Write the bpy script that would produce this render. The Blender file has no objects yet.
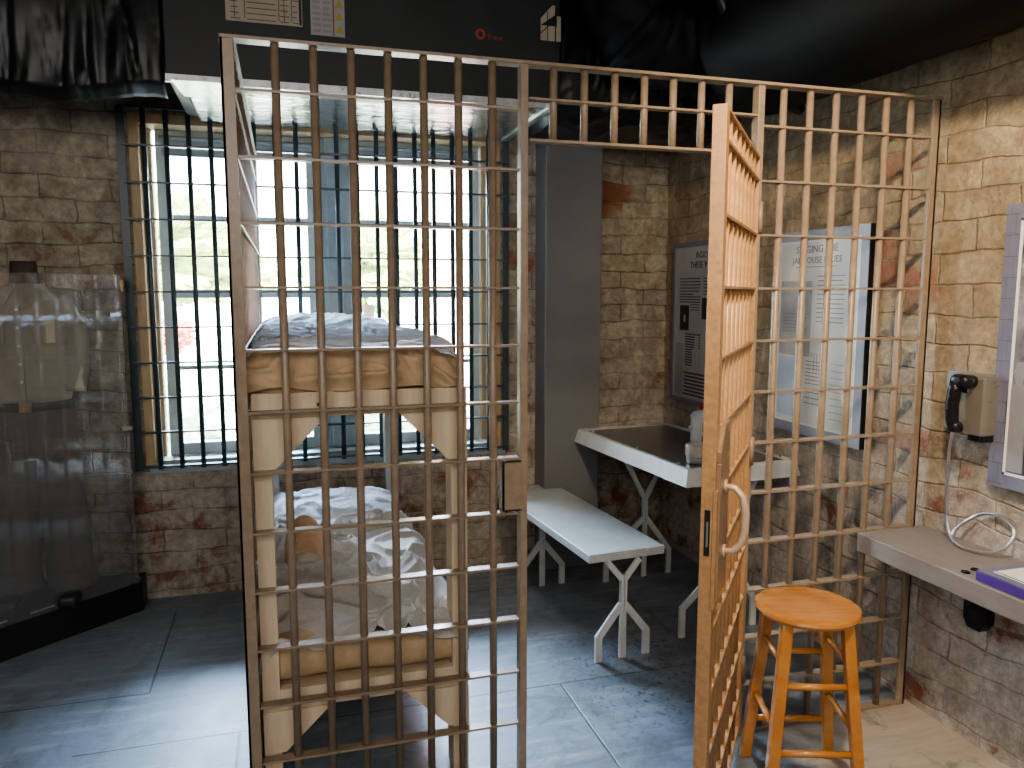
import bpy, math, random
from mathutils import Vector, Matrix, noise
random.seed(7)
PI = math.pi
S = bpy.context.scene
COL = S.collection

# ---------------------------------------------------------------- mesh builder
class MB:
    def __init__(s): s.v = []; s.f = []
    def add(s, vs, fs):
        n = len(s.v); s.v += [tuple(p) for p in vs]; s.f += [tuple(i + n for i in f) for f in fs]; return s
    def hexa(s, p):
        return s.add(p, [(0,3,2,1),(4,5,6,7),(0,1,5,4),(1,2,6,5),(2,3,7,6),(3,0,4,7)])
    def box(s, x0, y0, z0, x1, y1, z1):
        x0, x1 = sorted((x0, x1)); y0, y1 = sorted((y0, y1)); z0, z1 = sorted((z0, z1))
        return s.hexa([(x0,y0,z0),(x1,y0,z0),(x1,y1,z0),(x0,y1,z0),(x0,y0,z1),(x1,y0,z1),(x1,y1,z1),(x0,y1,z1)])
    def bar(s, a, b, w, h, side=(1, 0, 0)):
        a = Vector(a); b = Vector(b); d = (b - a).normalized(); sd = Vector(side)
        sd = (sd - d * sd.dot(d)).normalized() * w / 2; up = d.cross(sd).normalized() * h / 2
        return s.hexa([a-sd-up, a+sd-up, a+sd+up, a-sd+up, b-sd-up, b+sd-up, b+sd+up, b-sd+up])
    def path(s, pts, w, h, side=(0, 1, 0)):
        # mitred rectangular section along a polyline, 'side' constant
        P = [Vector(p) for p in pts]; sd = Vector(side).normalized(); rings = []
        for i, p in enumerate(P):
            t1 = (P[i] - P[i-1]).normalized() if i else (P[1] - P[0]).normalized()
            t2 = (P[i+1] - P[i]).normalized() if i < len(P) - 1 else t1
            n1 = t1.cross(sd).normalized(); n2 = t2.cross(sd).normalized(); m = (n1 + n2).normalized()
            k = 1 / max(.4, m.dot(n1)); u = m * h / 2 * k; q = sd * w / 2
            rings.append([p-q-u, p+q-u, p+q+u, p-q+u])
        return s.rings(rings)
    def rings(s, rings, closed=False, caps=True):
        n = len(rings[0]); vs = [p for r in rings for p in r]; fs = []
        m = len(rings)
        for i in range(m if closed else m - 1):
            for j in range(n):
                a = i*n + j; b = i*n + (j+1) % n; c = ((i+1) % m)*n + (j+1) % n; d = ((i+1) % m)*n + j
                fs.append((a, b, c, d))
        if caps and not closed:
            fs.append(tuple(range(n-1, -1, -1))); fs.append(tuple((m-1)*n + j for j in range(n)))
        return s.add(vs, fs)
    def tube(s, pts, r, n=10, closed=False, caps=True):
        P = [Vector(p) for p in pts]; m = len(P); R = r if isinstance(r, (list, tuple)) else [r]*m
        rings = []; prev = None
        for i in range(m):
            if closed: t = (P[(i+1) % m] - P[i-1]).normalized()
            else: t = (P[min(i+1, m-1)] - P[max(i-1, 0)]).normalized()
            if prev is None:
                a = Vector((0, 0, 1)) if abs(t.z) < .9 else Vector((1, 0, 0))
                u = t.cross(a).normalized()
            else: u = (prev - t * prev.dot(t)).normalized()
            prev = u; w = t.cross(u)
            rings.append([P[i] + (u*math.cos(2*PI*j/n) + w*math.sin(2*PI*j/n))*R[i] for j in range(n)])
        return s.rings(rings, closed, caps)
    def rod(s, a, b, r, n=12): return s.tube([a, b], r, n)
    def lathe(s, prof, c=(0, 0, 0), n=32):
        cx, cy, cz = c
        return s.rings([[(cx + r*math.cos(2*PI*j/n), cy + r*math.sin(2*PI*j/n), cz + z) for j in range(n)] for r, z in prof])
    def loft(s, secs, n=28):
        return s.rings([[(cx + rx*math.cos(2*PI*j/n), cy + ry*math.sin(2*PI*j/n), z) for j in range(n)] for cx, cy, z, rx, ry in secs])
    def prism(s, poly, o, u, v, w):
        # polygon (a,b) -> o + a*u + b*v, extruded by vector w
        o = Vector(o); u = Vector(u); v = Vector(v); w = Vector(w); n = len(poly)
        A = [o + u*a + v*b for a, b in poly]
        return s.add(A + [p + w for p in A], [tuple(range(n-1, -1, -1)), tuple(range(n, 2*n))] + [(i, (i+1) % n, n + (i+1) % n, n + i) for i in range(n)])
    def grid(s, nx, ny, fn, thick=0):
        vs = [fn(i/nx, j/ny) for j in range(ny+1) for i in range(nx+1)]
        fs = [(j*(nx+1)+i, j*(nx+1)+i+1, (j+1)*(nx+1)+i+1, (j+1)*(nx+1)+i) for j in range(ny) for i in range(nx)]
        return s.add(vs, fs)
    def softbox(s, c, h, r, n, disp=None):
        c = Vector(c); idx = {}; vs = []; fs = []
        def vert(p):
            k = tuple(round(q, 5) for q in p)
            if k in idx: return idx[k]
            P = Vector((p[0]*h[0], p[1]*h[1], p[2]*h[2]))
            q = Vector([max(-(h[a]-r), min(h[a]-r, P[a])) for a in range(3)]); d = P - q
            nr = d.normalized() if d.length > 1e-6 else Vector((0, 0, 1))
            W = c + q + nr*r
            if disp: W = W + disp(W, nr)
            idx[k] = len(vs); vs.append(W); return idx[k]
        for ax in range(3):
            b, d = (ax+1) % 3, (ax+2) % 3; nb, nd = n[b], n[d]
            for sg in (-1, 1):
                for i in range(nb):
                    for j in range(nd):
                        q = []
                        for (ii, jj) in ((i, j), (i+1, j), (i+1, j+1), (i, j+1)):
                            p = [0, 0, 0]; p[ax] = sg; p[b] = -1 + 2*ii/nb; p[d] = -1 + 2*jj/nd; q.append(vert(p))
                        fs.append(tuple(q if sg > 0 else q[::-1]))
        return s.add(vs, fs)
    def mesh(s, name, mat, smooth=False):
        me = bpy.data.meshes.new(name); me.from_pydata(s.v, [], s.f); me.update()
        if mat: me.materials.append(mat)
        if smooth: me.polygons.foreach_set('use_smooth', [True]*len(me.polygons))
        return me
    def build(s, name, mat, parent=None, smooth=False, bevel=0, local=False, auto=False):
        if parent is not None and not local:
            o = ORG[parent.name]; s.v = [(x-o[0], y-o[1], z-o[2]) for x, y, z in s.v]
        ob = bpy.data.objects.new(name, s.mesh(name, mat, smooth or auto)); COL.objects.link(ob)
        if parent is not None: ob.parent = parent; ORG[ob.name] = ORG[parent.name]
        else: ORG[ob.name] = (0, 0, 0)
        if auto:
            for e in ob.data.edges: pass
            try: ob.data.set_sharp_from_angle(angle=math.radians(35))
            except Exception: pass
        if bevel:
            m = ob.modifiers.new('bevel', 'BEVEL'); m.width = bevel; m.segments = 2; m.limit_method = 'ANGLE'; m.angle_limit = math.radians(40)
        return ob
ORG = {}
def tag(o, label=None, cat=None, group=None, kind=None):
    if label: o['label'] = label
    if cat: o['category'] = cat
    if group: o['group'] = group
    if kind: o['kind'] = kind
    return o
def thing(name, label, cat, loc=(0, 0, 0), rz=0, group=None):
    o = bpy.data.objects.new(name, None); o.empty_display_size = .1; COL.objects.link(o)
    o.location = loc; o.rotation_euler = (0, 0, rz); ORG[o.name] = tuple(loc)
    return tag(o, label, cat, group)
def struct(name, mb, mat, **k): return tag(mb.build(name, mat, **k), kind='structure')
def inst(name, mesh, parent, loc):
    o = bpy.data.objects.new(name, mesh); COL.objects.link(o); o.parent = parent; o.location = loc; ORG[o.name] = ORG[parent.name]; return o

# ---------------------------------------------------------------- materials
class NT:
    def __init__(s, name):
        s.m = bpy.data.materials.new(name); s.m.use_nodes = True; s.t = s.m.node_tree; s.n = s.t.nodes
        s.b = s.n['Principled BSDF']; s.out = s.n['Material Output']
    def new(s, typ, **k):
        nd = s.n.new(typ)
        for a, b in k.items(): setattr(nd, a, b)
        return nd
    def L(s, a, b): s.t.links.new(a, b)
    def val(s, sock, v):
        if hasattr(v, 'is_linked') or isinstance(v, bpy.types.NodeSocket): s.L(v, sock)
        else: sock.default_value = v
    def math(s, op, a, b=0, c=0, clamp=False):
        nd = s.new('ShaderNodeMath', operation=op); nd.use_clamp = clamp
        s.val(nd.inputs[0], a); s.val(nd.inputs[1], b); s.val(nd.inputs[2], c); return nd.outputs[0]
    def mix(s, f, a, b, mode='MIX'):
        nd = s.new('ShaderNodeMix', data_type='RGBA', blend_type=mode)
        s.val(nd.inputs[0], f); s.val(nd.inputs[6], a if not isinstance(a, tuple) else (*a[:3], 1)); s.val(nd.inputs[7], b if not isinstance(b, tuple) else (*b[:3], 1))
        return nd.outputs[2]
    def ramp(s, f, lo, hi):
        nd = s.new('ShaderNodeMapRange'); nd.clamp = True; s.val(nd.inputs[0], f); nd.inputs[1].default_value = lo; nd.inputs[2].default_value = hi; return nd.outputs[0]
    def noise(s, vec, scale, detail=4, rough=.6, dist=0):
        nd = s.new('ShaderNodeTexNoise'); nd.inputs['Scale'].default_value = scale; nd.inputs['Detail'].default_value = detail
        nd.inputs['Roughness'].default_value = rough; nd.inputs['Distortion'].default_value = dist
        if vec is not None: s.L(vec, nd.inputs['Vector'])
        return nd.outputs[0]
    def pos(s): return s.new('ShaderNodeNewGeometry').outputs['Position']
    def obj(s): return s.new('ShaderNodeTexCoord').outputs['Object']
    def sep(s, v): nd = s.new('ShaderNodeSeparateXYZ'); s.L(v, nd.inputs[0]); return nd.outputs
    def comb(s, x, y, z):
        nd = s.new('ShaderNodeCombineXYZ')
        for i, q in enumerate((x, y, z)): s.val(nd.inputs[i], q)
        return nd.outputs[0]
    def bump(s, h, st=.3, d=.01):
        nd = s.new('ShaderNodeBump'); nd.inputs['Strength'].default_value = st; nd.inputs['Distance'].default_value = d
        s.L(h, nd.inputs['Height']); s.L(nd.outputs[0], s.b.inputs['Normal']); return nd
    def set(s, **k):
        for a, v in k.items(): s.val(s.b.inputs[a.replace('_', ' ')], v if not (isinstance(v, tuple) and len(v) == 3) else (*v, 1))

def plain(name, col, rough=.6, metal=0, var=.12, scale=18, bump=.0, coat=0, stretch=None, spec=.5):
    t = NT(name); v = t.obj()
    if stretch:
        mp = t.new('ShaderNodeMapping'); mp.inputs['Scale'].default_value = stretch; t.L(v, mp.inputs[0]); v = mp.outputs[0]
    nz = t.noise(v, scale, 5, .6)
    c = t.mix(t.ramp(nz, .3, .7), tuple(q*(1-var) for q in col), tuple(min(1, q*(1+var)) for q in col))
    t.set(Base_Color=c, Roughness=t.math('MULTIPLY_ADD', nz, .2, rough-.1), Metallic=metal)
    t.b.inputs['Specular IOR Level'].default_value = spec
    if coat: t.b.inputs['Coat Weight'].default_value = coat; t.b.inputs['Coat Roughness'].default_value = .08
    if bump: t.bump(nz, bump, .004)
    return t.m

def brickmat(name, ax, c_paint, c_paint2, c_red, c_mortar, redlo, redhi, c_low, rowh=.105, bw=.31):
    t = NT(name); P = t.pos(); x, y, z = t.sep(P)
    h = x if ax == 'x' else y
    w1 = t.noise(P, 2.3, 2, .5); w2 = t.noise(P, 11, 3, .6)
    zz = t.math('ADD', z, t.math('MULTIPLY_ADD', w1, .10, t.math('MULTIPLY', w2, .018)))
    hh = t.math('ADD', h, t.math('MULTIPLY', w2, .03))
    bt = t.new('ShaderNodeTexBrick'); t.L(t.comb(hh, zz, 0), bt.inputs['Vector'])
    bt.inputs['Scale'].default_value = 1; bt.inputs['Brick Width'].default_value = bw; bt.inputs['Row Height'].default_value = rowh
    bt.inputs['Mortar Size'].default_value = .006; bt.inputs['Mortar Smooth'].default_value = .9; bt.inputs['Bias'].default_value = 0
    bt.inputs['Color1'].default_value = (0, 0, 0, 1); bt.inputs['Color2'].default_value = (1, 1, 1, 1); bt.inputs['Mortar'].default_value = (.5, .5, .5, 1)
    sel = t.sep(bt.outputs['Color'])[0]; mort = bt.outputs['Fac']
    big = t.noise(P, 1.7, 4, .6); fine = t.noise(P, 26, 6, .7); mid = t.noise(P, 7, 5, .65, .4)
    base = t.mix(t.ramp(mid, .40, .58), c_paint, c_paint2)
    base = t.mix(t.math('MULTIPLY', sel, .55), base, tuple(q*.62 for q in c_paint))
    base = t.mix(t.math('MULTIPLY', t.ramp(sel, .86, .9), t.ramp(big, .5, .58)), base, c_red)
    lz = t.math('MULTIPLY', t.ramp(t.math('ADD', z, t.math('MULTIPLY', big, 1.2)), 2.1, 1.2), c_low[3])
    base = t.mix(lz, base, t.mix(t.ramp(mid, .35, .65), c_low[:3], tuple(q*.68 for q in c_low[:3])))
    # exposed red patches, stronger low on the wall
    low = t.ramp(z, 1.5, .1)
    r = t.math('ADD', t.math('MULTIPLY', mid, .55), t.math('ADD', t.math('MULTIPLY', big, .35), t.math('MULTIPLY_ADD', low, .07, t.math('MULTIPLY', sel, .10))))
    red = t.ramp(r, redlo, redhi)
    base = t.mix(red, base, t.mix(fine, c_red, tuple(q*.55 for q in c_red)))
    fl = t.ramp(t.noise(P, 17, 5, .75, .8), .60, .68)
    base = t.mix(t.math('MULTIPLY', fl, t.math('MULTIPLY_ADD', low, .5, .25)), base, (.62, .58, .5))
    dk = t.ramp(t.noise(P, 13, 6, .8, 1.2), .36, .27)
    base = t.mix(t.math('MULTIPLY', dk, .6), base, (.05, .035, .025))
    base = t.mix(t.math('MULTIPLY', mort, t.math('MULTIPLY', t.ramp(t.noise(P, 3.5, 4), .40, .62), .8)), base, c_mortar)
    base = t.mix(t.ramp(fine, .62, .36), base, t.mix(.38, base, (.06, .045, .035)))
    hgt = t.math('ADD', t.math('MULTIPLY', mort, -.35), t.math('ADD', t.math('MULTIPLY', mid, 1.1), t.math('MULTIPLY', fine, .9)))
    t.set(Base_Color=base, Roughness=.82); t.b.inputs['Specular IOR Level'].default_value = .25
    t.bump(hgt, .9, .014)
    return t.m

M = {}
M['brick_back'] = brickmat('painted_brick_back', 'x', (.60, .53, .41), (.37, .31, .23), (.36, .16, .09), (.12, .095, .07), .58, .66, (.58, .52, .44, .6))
M['brick_right'] = brickmat('painted_brick_right', 'y', (.56, .45, .30), (.38, .30, .195), (.36, .175, .11), (.26, .17, .10), .63, .68, (.62, .56, .50, .85))
M['black'] = plain('matte_black_paint', (.014, .016, .018), .45, var=.3, scale=6)
M['handler'] = plain('black_painted_sheet', (.02, .024, .026), .5, var=.25, scale=4)
M['ceiling'] = plain('dark_ceiling', (.012, .014, .016), .7)
M['drape'] = plain('black_plastic_film', (.010, .012, .013), .36, var=.3, scale=9, bump=.3)
M['duct'] = plain('black_duct_wrap', (.009, .010, .011), .6, var=.35, scale=14, bump=.25, spec=.18)
M['dark_wall'] = plain('dim_wall_paint', (.20, .16, .12), .9)
M['cage'] = plain('tan_cage_paint', (.285, .215, .15), .32, var=.15, scale=30, bump=.12)
M['door'] = plain('tan_door_paint', (.43, .25, .12), .34, var=.18, scale=60, bump=.12)
M['lock'] = plain('brown_lock_plate', (.36, .24, .14), .3, metal=.3, var=.12)
M['handle'] = plain('worn_tan_handle', (.62, .47, .33), .3, metal=.3, var=.12)
M['grille'] = plain('dark_teal_bar_paint', (.045, .07, .075), .35, var=.2)
M['column'] = plain('grey_column_paint', (.17, .17, .17), .4, var=.08, scale=2)
M['pine'] = plain('pale_pine', (.66, .53, .37), .55, var=.09, scale=7, stretch=(6, 6, 1), bump=.05)
M['tanwood'] = plain('tan_window_casing', (.50, .36, .20), .55, var=.15, scale=8, stretch=(6, 6, 1))
M['sash'] = plain('pale_sash_paint', (.50, .54, .52), .5, var=.08)
M['sill'] = plain('grey_green_sill_paint', (.33, .38, .38), .5, var=.1)
M['wpost'] = plain('grey_bunk_post_paint', (.46, .46, .44), .55, var=.08)
M['canvas'] = plain('tan_mattress_canvas', (.52, .37, .225), .85, var=.1, scale=40, bump=.15)
M['metalwhite'] = plain('worn_white_enamel', (.60, .62, .60), .35, var=.1, scale=14, bump=.05)
M['steel'] = plain('brushed_steel', (.52, .52, .52), .32, metal=.9, var=.15)
M['chrome'] = plain('chrome', (.7, .7, .7), .18, metal=1, var=.05)
M['brass'] = plain('worn_brass', (.62, .42, .2), .35, metal=.7, var=.15)
M['blackplastic'] = plain('black_plastic', (.012, .012, .013), .28, var=.1)
M['phonebody'] = plain('taupe_phone_enamel', (.26, .235, .195), .3, metal=.35, var=.06)
M['greyplate'] = plain('grey_steel_plate', (.24, .26, .26), .4, metal=.4, var=.08)
M['shelf'] = plain('grey_stained_shelf', (.235, .205, .185), .5, var=.12, scale=5, stretch=(7, 1, 7))
M['purple'] = plain('purple_card', (.085, .035, .26), .5, var=.08)
M['mat'] = plain('slate_mat_board', (.17, .175, .235), .55, var=.1)
M['cream'] = plain('cream_paper', (.80, .76, .66), .55, var=.03)
M['white'] = plain('white_line', (.85, .83, .78), .5, var=.02)
M['ink'] = plain('dark_ink', (.06, .06, .07), .6, var=.05)
M['midink'] = plain('grey_ink', (.28, .28, .29), .6, var=.05)
M['greyprint'] = plain('grey_print', (.42, .43, .43), .4, var=.1)
M['blueprint'] = plain('pale_blue_print', (.50, .60, .74), .4, var=.04)
M['paper'] = plain('aged_label_paper', (.40, .35, .27), .6, var=.06)
M['labelgrey'] = plain('grey_label_paper', (.36, .36, .35), .6, var=.1)
M['redink'] = plain('red_ink', (.35, .05, .03), .6)
M['yellow'] = plain('warning_yellow', (.42, .36, .06), .6)
M['orange'] = plain('orange_emblem', (.30, .07, .03), .5)
M['red'] = plain('red_enamel', (.35, .02, .03), .25)
M['khaki'] = plain('khaki_shirt_cloth', (.46, .42, .33), .9, var=.08, scale=25, bump=.2)
M['trouser'] = plain('brown_trouser_cloth', (.16, .125, .095), .95, var=.12, scale=25, bump=.2)
M['leather'] = plain('dark_leather', (.02, .025, .03), .4)
M['form'] = plain('dark_form_cloth', (.09, .065, .05), .8)
M['shade'] = plain('grey_roller_shade', (.34, .38, .39), .7, var=.04)
M['tin'] = plain('pale_tin', (.48, .43, .36), .35, metal=.4, var=.06)
M['silverfoil'] = plain('foil_edge', (.55, .57, .57), .3, metal=.6, var=.2)
M['grass'] = plain('pale_paving', (.34, .34, .32), .9, var=.3, scale=4)
M['leaf'] = plain('hedge_leaves', (.34, .42, .14), .8, var=.5, scale=9, bump=.5)
M['paleleaf'] = plain('pale_shrub_leaves', (.42, .48, .34), .8, var=.6, scale=14, bump=.5)
M['redflower'] = plain('red_blossoms', (.8, .14, .10), .8, var=.3, scale=8)
M['bark'] = plain('bark', (.12, .09, .07), .9)

def linen():
    t = NT('white_linen'); nz = t.noise(t.obj(), 9, 5, .65, .6)
    t.set(Base_Color=t.mix(nz, (.60, .66, .74), (.74, .78, .84)), Roughness=.9); t.bump(nz, .5, .02); return t.m
M['linen'] = linen()
def wool():
    t = NT('oatmeal_blanket'); o = t.obj(); nz = t.noise(o, 70, 4, .7); n2 = t.noise(o, 6, 4, .6, .8)
    t.set(Base_Color=t.mix(nz, (.40, .375, .33), (.62, .60, .56)), Roughness=.95)
    t.bump(t.math('ADD', t.math('MULTIPLY', n2, .5), t.math('MULTIPLY', nz, .2)), .5, .02); return t.m
M['wool'] = wool()
def honey():
    t = NT('honey_stained_wood'); mp = t.new('ShaderNodeMapping'); mp.inputs['Scale'].default_value = (2, 14, 2); t.L(t.obj(), mp.inputs[0])
    nz = t.noise(mp.outputs[0], 5, 5, .6, .5)
    t.set(Base_Color=t.mix(t.ramp(nz, .3, .7), (.38, .15, .035), (.52, .23, .06)), Roughness=.25)
    t.b.inputs['Coat Weight'].default_value = .6; t.b.inputs['Coat Roughness'].default_value = .12; return t.m
M['honey'] = honey()
def galv():
    t = NT('galvanised_bench_top'); nz = t.noise(t.obj(), 7, 6, .65, .5)
    fl = t.ramp(t.noise(t.obj(), 60, 3, .6), .66, .72)
    c = t.mix(t.ramp(nz, .3, .7), (.47, .50, .50), (.62, .65, .64)); c = t.mix(fl, c, (.78, .8, .8))
    t.set(Base_Color=c, Roughness=.4, Metallic=.15); return t.m
M['bench'] = galv()
def tabletop():
    t = NT('dark_metal_tabletop'); nz = t.noise(t.obj(), 6, 5, .6)
    t.set(Base_Color=t.mix(nz, (.20, .20, .20), (.34, .33, .32)), Roughness=t.math('MULTIPLY_ADD', nz, .2, .12), Metallic=.6); return t.m
M['tabletop'] = tabletop()
def foil():
    t = NT('crinkled_foil_sheet'); mp = t.new('ShaderNodeMapping'); mp.inputs['Scale'].default_value = (3, 9, 1); t.L(t.obj(), mp.inputs[0])
    nz = t.noise(mp.outputs[0], 1.6, 4, .55, .6)
    t.set(Base_Color=(.62, .64, .64), Roughness=.2, Metallic=.9); t.bump(nz, .55, .03); return t.m
M['foil'] = foil()
def glass(name, refl, haze):
    t = NT(name); n = t.n; tr = t.new('ShaderNodeBsdfTransparent'); gl = t.new('ShaderNodeBsdfGlossy'); gl.inputs['Roughness'].default_value = .02
    df = t.new('ShaderNodeBsdfDiffuse'); df.inputs['Color'].default_value = (.8, .82, .84, 1)
    m1 = t.new('ShaderNodeMixShader'); m2 = t.new('ShaderNodeMixShader')
    fr = t.new('ShaderNodeFresnel'); fr.inputs['IOR'].default_value = 1.5
    t.L(t.math('ADD', fr.outputs[0], refl), m1.inputs[0]); t.L(tr.outputs[0], m1.inputs[1]); t.L(gl.outputs[0], m1.inputs[2])
    m2.inputs[0].default_value = haze; t.L(m1.outputs[0], m2.inputs[1]); t.L(df.outputs[0], m2.inputs[2]); t.L(m2.outputs[0], t.out.inputs[0]); n.remove(t.b)
    return t.m
M['acrylic'] = glass('acrylic_sheet', .035, .07)
M['pane'] = glass('window_glass', .0, .01)
def exbrick():
    t = NT('outdoor_brick'); P = t.pos(); x, y, z = t.sep(P)
    bt = t.new('ShaderNodeTexBrick'); t.L(t.comb(t.math('ADD', x, y), z, 0), bt.inputs['Vector']); bt.inputs['Scale'].default_value = 1
    bt.inputs['Brick Width'].default_value = .3; bt.inputs['Row Height'].default_value = .1; bt.inputs['Mortar Size'].default_value = .012
    bt.inputs['Color1'].default_value = (.55, .22, .16, 1); bt.inputs['Color2'].default_value = (.70, .34, .26, 1); bt.inputs['Mortar'].default_value = (.75, .7, .65, 1)
    t.set(Base_Color=bt.outputs['Color'], Roughness=.9); return t.m
M['exbrick'] = exbrick()
def floormat():
    t = NT('worn_grey_floor'); P = t.pos(); x, y, z = t.sep(P)
    big = t.noise(P, 1.1, 5, .6, .4); mid = t.noise(P, 5, 6, .7, .8); fine = t.noise(P, 40, 5, .7)
    mp = t.new('ShaderNodeMapping'); mp.inputs['Scale'].default_value = (1.2, 9, 1); mp.inputs['Rotation'].default_value = (0, 0, .25); t.L(P, mp.inputs[0])
    st = t.noise(mp.outputs[0], 2.0, 6, .7)
    c = t.mix(t.ramp(big, .3, .7), (.175, .21, .25), (.24, .28, .33))
    c = t.mix(t.ramp(st, .50, .72), c, (.36, .38, .40)); c = t.mix(t.math('MULTIPLY', t.ramp(mid, .5, .34), .55), c, (.09, .095, .10))
    spots = t.ramp(t.noise(P, 30, 4, .8, 1), .46, .38)
    near = t.math('MULTIPLY', t.ramp(x, .9, 1.3), t.ramp(x, 1.9, 1.6)); near = t.math('MULTIPLY', near, t.math('MULTIPLY', t.ramp(y, 2.3, 2.6), t.ramp(y, 3.4, 3.0)))
    c = t.mix(t.math('MULTIPLY', spots, t.math('MULTIPLY_ADD', near, .8, .15)), c, (.03, .03, .03))
    smudge = t.math('MULTIPLY', t.ramp(t.noise(P, 2.6, 5, .7, .5), .44, .62), t.ramp(x, .85, 1.25))
    c = t.mix(t.math('MULTIPLY', smudge, .6), c, (.075, .08, .085))
    # warm light painted as tan into the right-hand aisle in front of the cage
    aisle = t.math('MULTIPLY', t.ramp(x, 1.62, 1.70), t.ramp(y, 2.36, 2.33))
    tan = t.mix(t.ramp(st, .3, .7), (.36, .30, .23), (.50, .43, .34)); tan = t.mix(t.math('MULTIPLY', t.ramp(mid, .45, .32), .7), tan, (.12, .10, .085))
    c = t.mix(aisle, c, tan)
    def seg(a, at, b, b0, b1):
        d = t.math('ABSOLUTE', t.math('SUBTRACT', t.math('ADD', a, t.math('MULTIPLY', t.math('SUBTRACT', mid, .5), .008)), at))
        l = t.ramp(d, .0055, .003); return t.math('MULTIPLY', l, t.math('MULTIPLY', t.math('GREATER_THAN', b, b0), t.math('LESS_THAN', b, b1)))
    ls = [seg(x, -.563, y, 3.232, 4.06), seg(y, 3.232, x, -4, -.563), seg(y, 2.84, x, -.75, 1.6), seg(x, 1.045, y, -2, 2.84), seg(x, -.2, y, -2, 2.84), seg(y, 3.9, x, .2, 2.3), seg(x, .55, y, 2.84, 3.9)]
    s_ = ls[0]
    for q in ls[1:]: s_ = t.math('MAXIMUM', s_, q)
    c = t.mix(t.math('MULTIPLY', s_, .75), c, (.035, .04, .045))
    t.set(Base_Color=c, Roughness=t.math('MULTIPLY_ADD', mid, .28, .30)); t.b.inputs['Specular IOR Level'].default_value = .6
    t.bump(t.math('ADD', t.math('MULTIPLY', mid, .6), t.math('ADD', t.math('MULTIPLY', fine, .15), t.math('MULTIPLY', s_, -1.2))), .22, .01)
    return t.m
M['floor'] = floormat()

# ---------------------------------------------------------------- room shell
XL, XR, YB, YF, ZC = -3.2, 2.31, 4.28, -2.6, 3.0
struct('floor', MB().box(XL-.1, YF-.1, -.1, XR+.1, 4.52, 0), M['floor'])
struct('ceiling', MB().box(XL-.1, YF-.1, ZC, XR+.1, 4.52, ZC+.1), M['ceiling'])
wb = MB(); OX0, OX1, OZ0, OZ1 = -.70, 1.195, .70, 2.47
wb.box(XL, YB, 0, OX0, 4.5, ZC).box(OX1, YB, 0, 1.60, 4.5, ZC).box(OX0, YB, 0, OX1, 4.5, OZ0).box(OX0, YB, OZ1, OX1, 4.5, ZC).box(1.60, 4.42, 0, XR, 4.5, ZC)
struct('wall_back', wb, M['brick_back'])
struct('wall_right', MB().box(XR, YF, 0, XR+.1, 4.5, ZC), M['brick_right'])
struct('wall_left', MB().box(XL-.1, YF, 0, XL, 4.5, ZC), M['dark_wall'])
struct('wall_front', MB().box(XL, YF-.1, 0, XR, YF, ZC), M['dark_wall'])
# square grey chase in front of the back wall
struct('trim_1', MB().box(1.40, 4.10, 0, 1.735, 4.279, ZC-.001).box(1.735, 4.16, 0, 1.76, 4.279, ZC-.001), M['column'], bevel=.006)

# window joinery ---------------------------------------------------------
cas = MB()
for x0, x1 in ((OX0, OX0+.045), (OX1-.045, OX1)): cas.box(x0, 4.285, OZ0, x1, 4.49, OZ1)
cas.box(OX0+.045, 4.40, OZ0, OX0+.085, 4.49, OZ1-.05).box(OX1-.085, 4.40, OZ0, OX1-.045, 4.49, OZ1-.05)
cas.box(OX0+.045, 4.34, OZ0+.02, OX0+.06, 4.36, OZ1-.05).box(OX1-.06, 4.34, OZ0+.02, OX1-.045, 4.36, OZ1-.05)
cas.box(OX0+.045, 4.285, OZ1-.05, OX1-.045, 4.49, OZ1)
struct('trim_2', cas, M['tanwood'], bevel=.004)
struct('trim_3', MB().box(OX0+.02, 4.262, OZ0-.035, OX1+.02, 4.283, OZ0+.0).box(OX0+.045, 4.2835, OZ0, OX1-.045, 4.49, OZ0+.03), M['sill'], bevel=.004)
struct('trim_4', MB().box(.20, 4.40, OZ0+.03, .375, 4.49, OZ1-.05).box(.245, 4.375, OZ0+.03, .33, 4.40, OZ1-.05), M['sill'], bevel=.004)
def window(name, x0, x1):
    g0, g1 = .79, 2.385
    w = thing(name, None, None, ((x0+x1)/2, 4.45, OZ0+.03)); w['kind'] = 'structure'
    fr = MB(); z0, z1 = OZ0+.03, OZ1-.05
    fr.box(x0, 4.43, z0, x0+.055, 4.49, z1).box(x1-.055, 4.43, z0, x1, 4.49, z1)
    fr.box(x0+.055, 4.43, z0, x1-.055, 4.49, g0).box(x0+.055, 4.43, g1, x1-.055, 4.49, z1)
    fr.build('sash', M['sash'], w, bevel=.003)
    MB().box(x0+.055, 4.44, 1.565, x1-.055, 4.475, 1.61).build('meeting_rail', M['sash'], w, bevel=.002)
    for z in (1.985, 1.195): MB().box(x0+.055, 4.447, z-.011, x1-.055, 4.47, z+.011).build('muntin', M['sash'], w)
    MB().box(x0+.055, 4.456, g0, x1-.055, 4.459, g1).build('pane', M['pane'], w)
    MB().rod((x0+.02, 4.425, g1-.005), (x1-.02, 4.425, g1-.005), .012).box(x0+.03, 4.423, 2.29, x1-.03, 4.426, g1).build('roller_shade', M['shade'], w)
    MB().box((x0+x1)/2-.03, 4.42, 1.61, (x0+x1)/2+.03, 4.44, 1.625).build('sash_lock', M['brass'], w)
window('window_1', OX0+.10, .20)
window('window_2', .375, OX1-.09)

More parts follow.
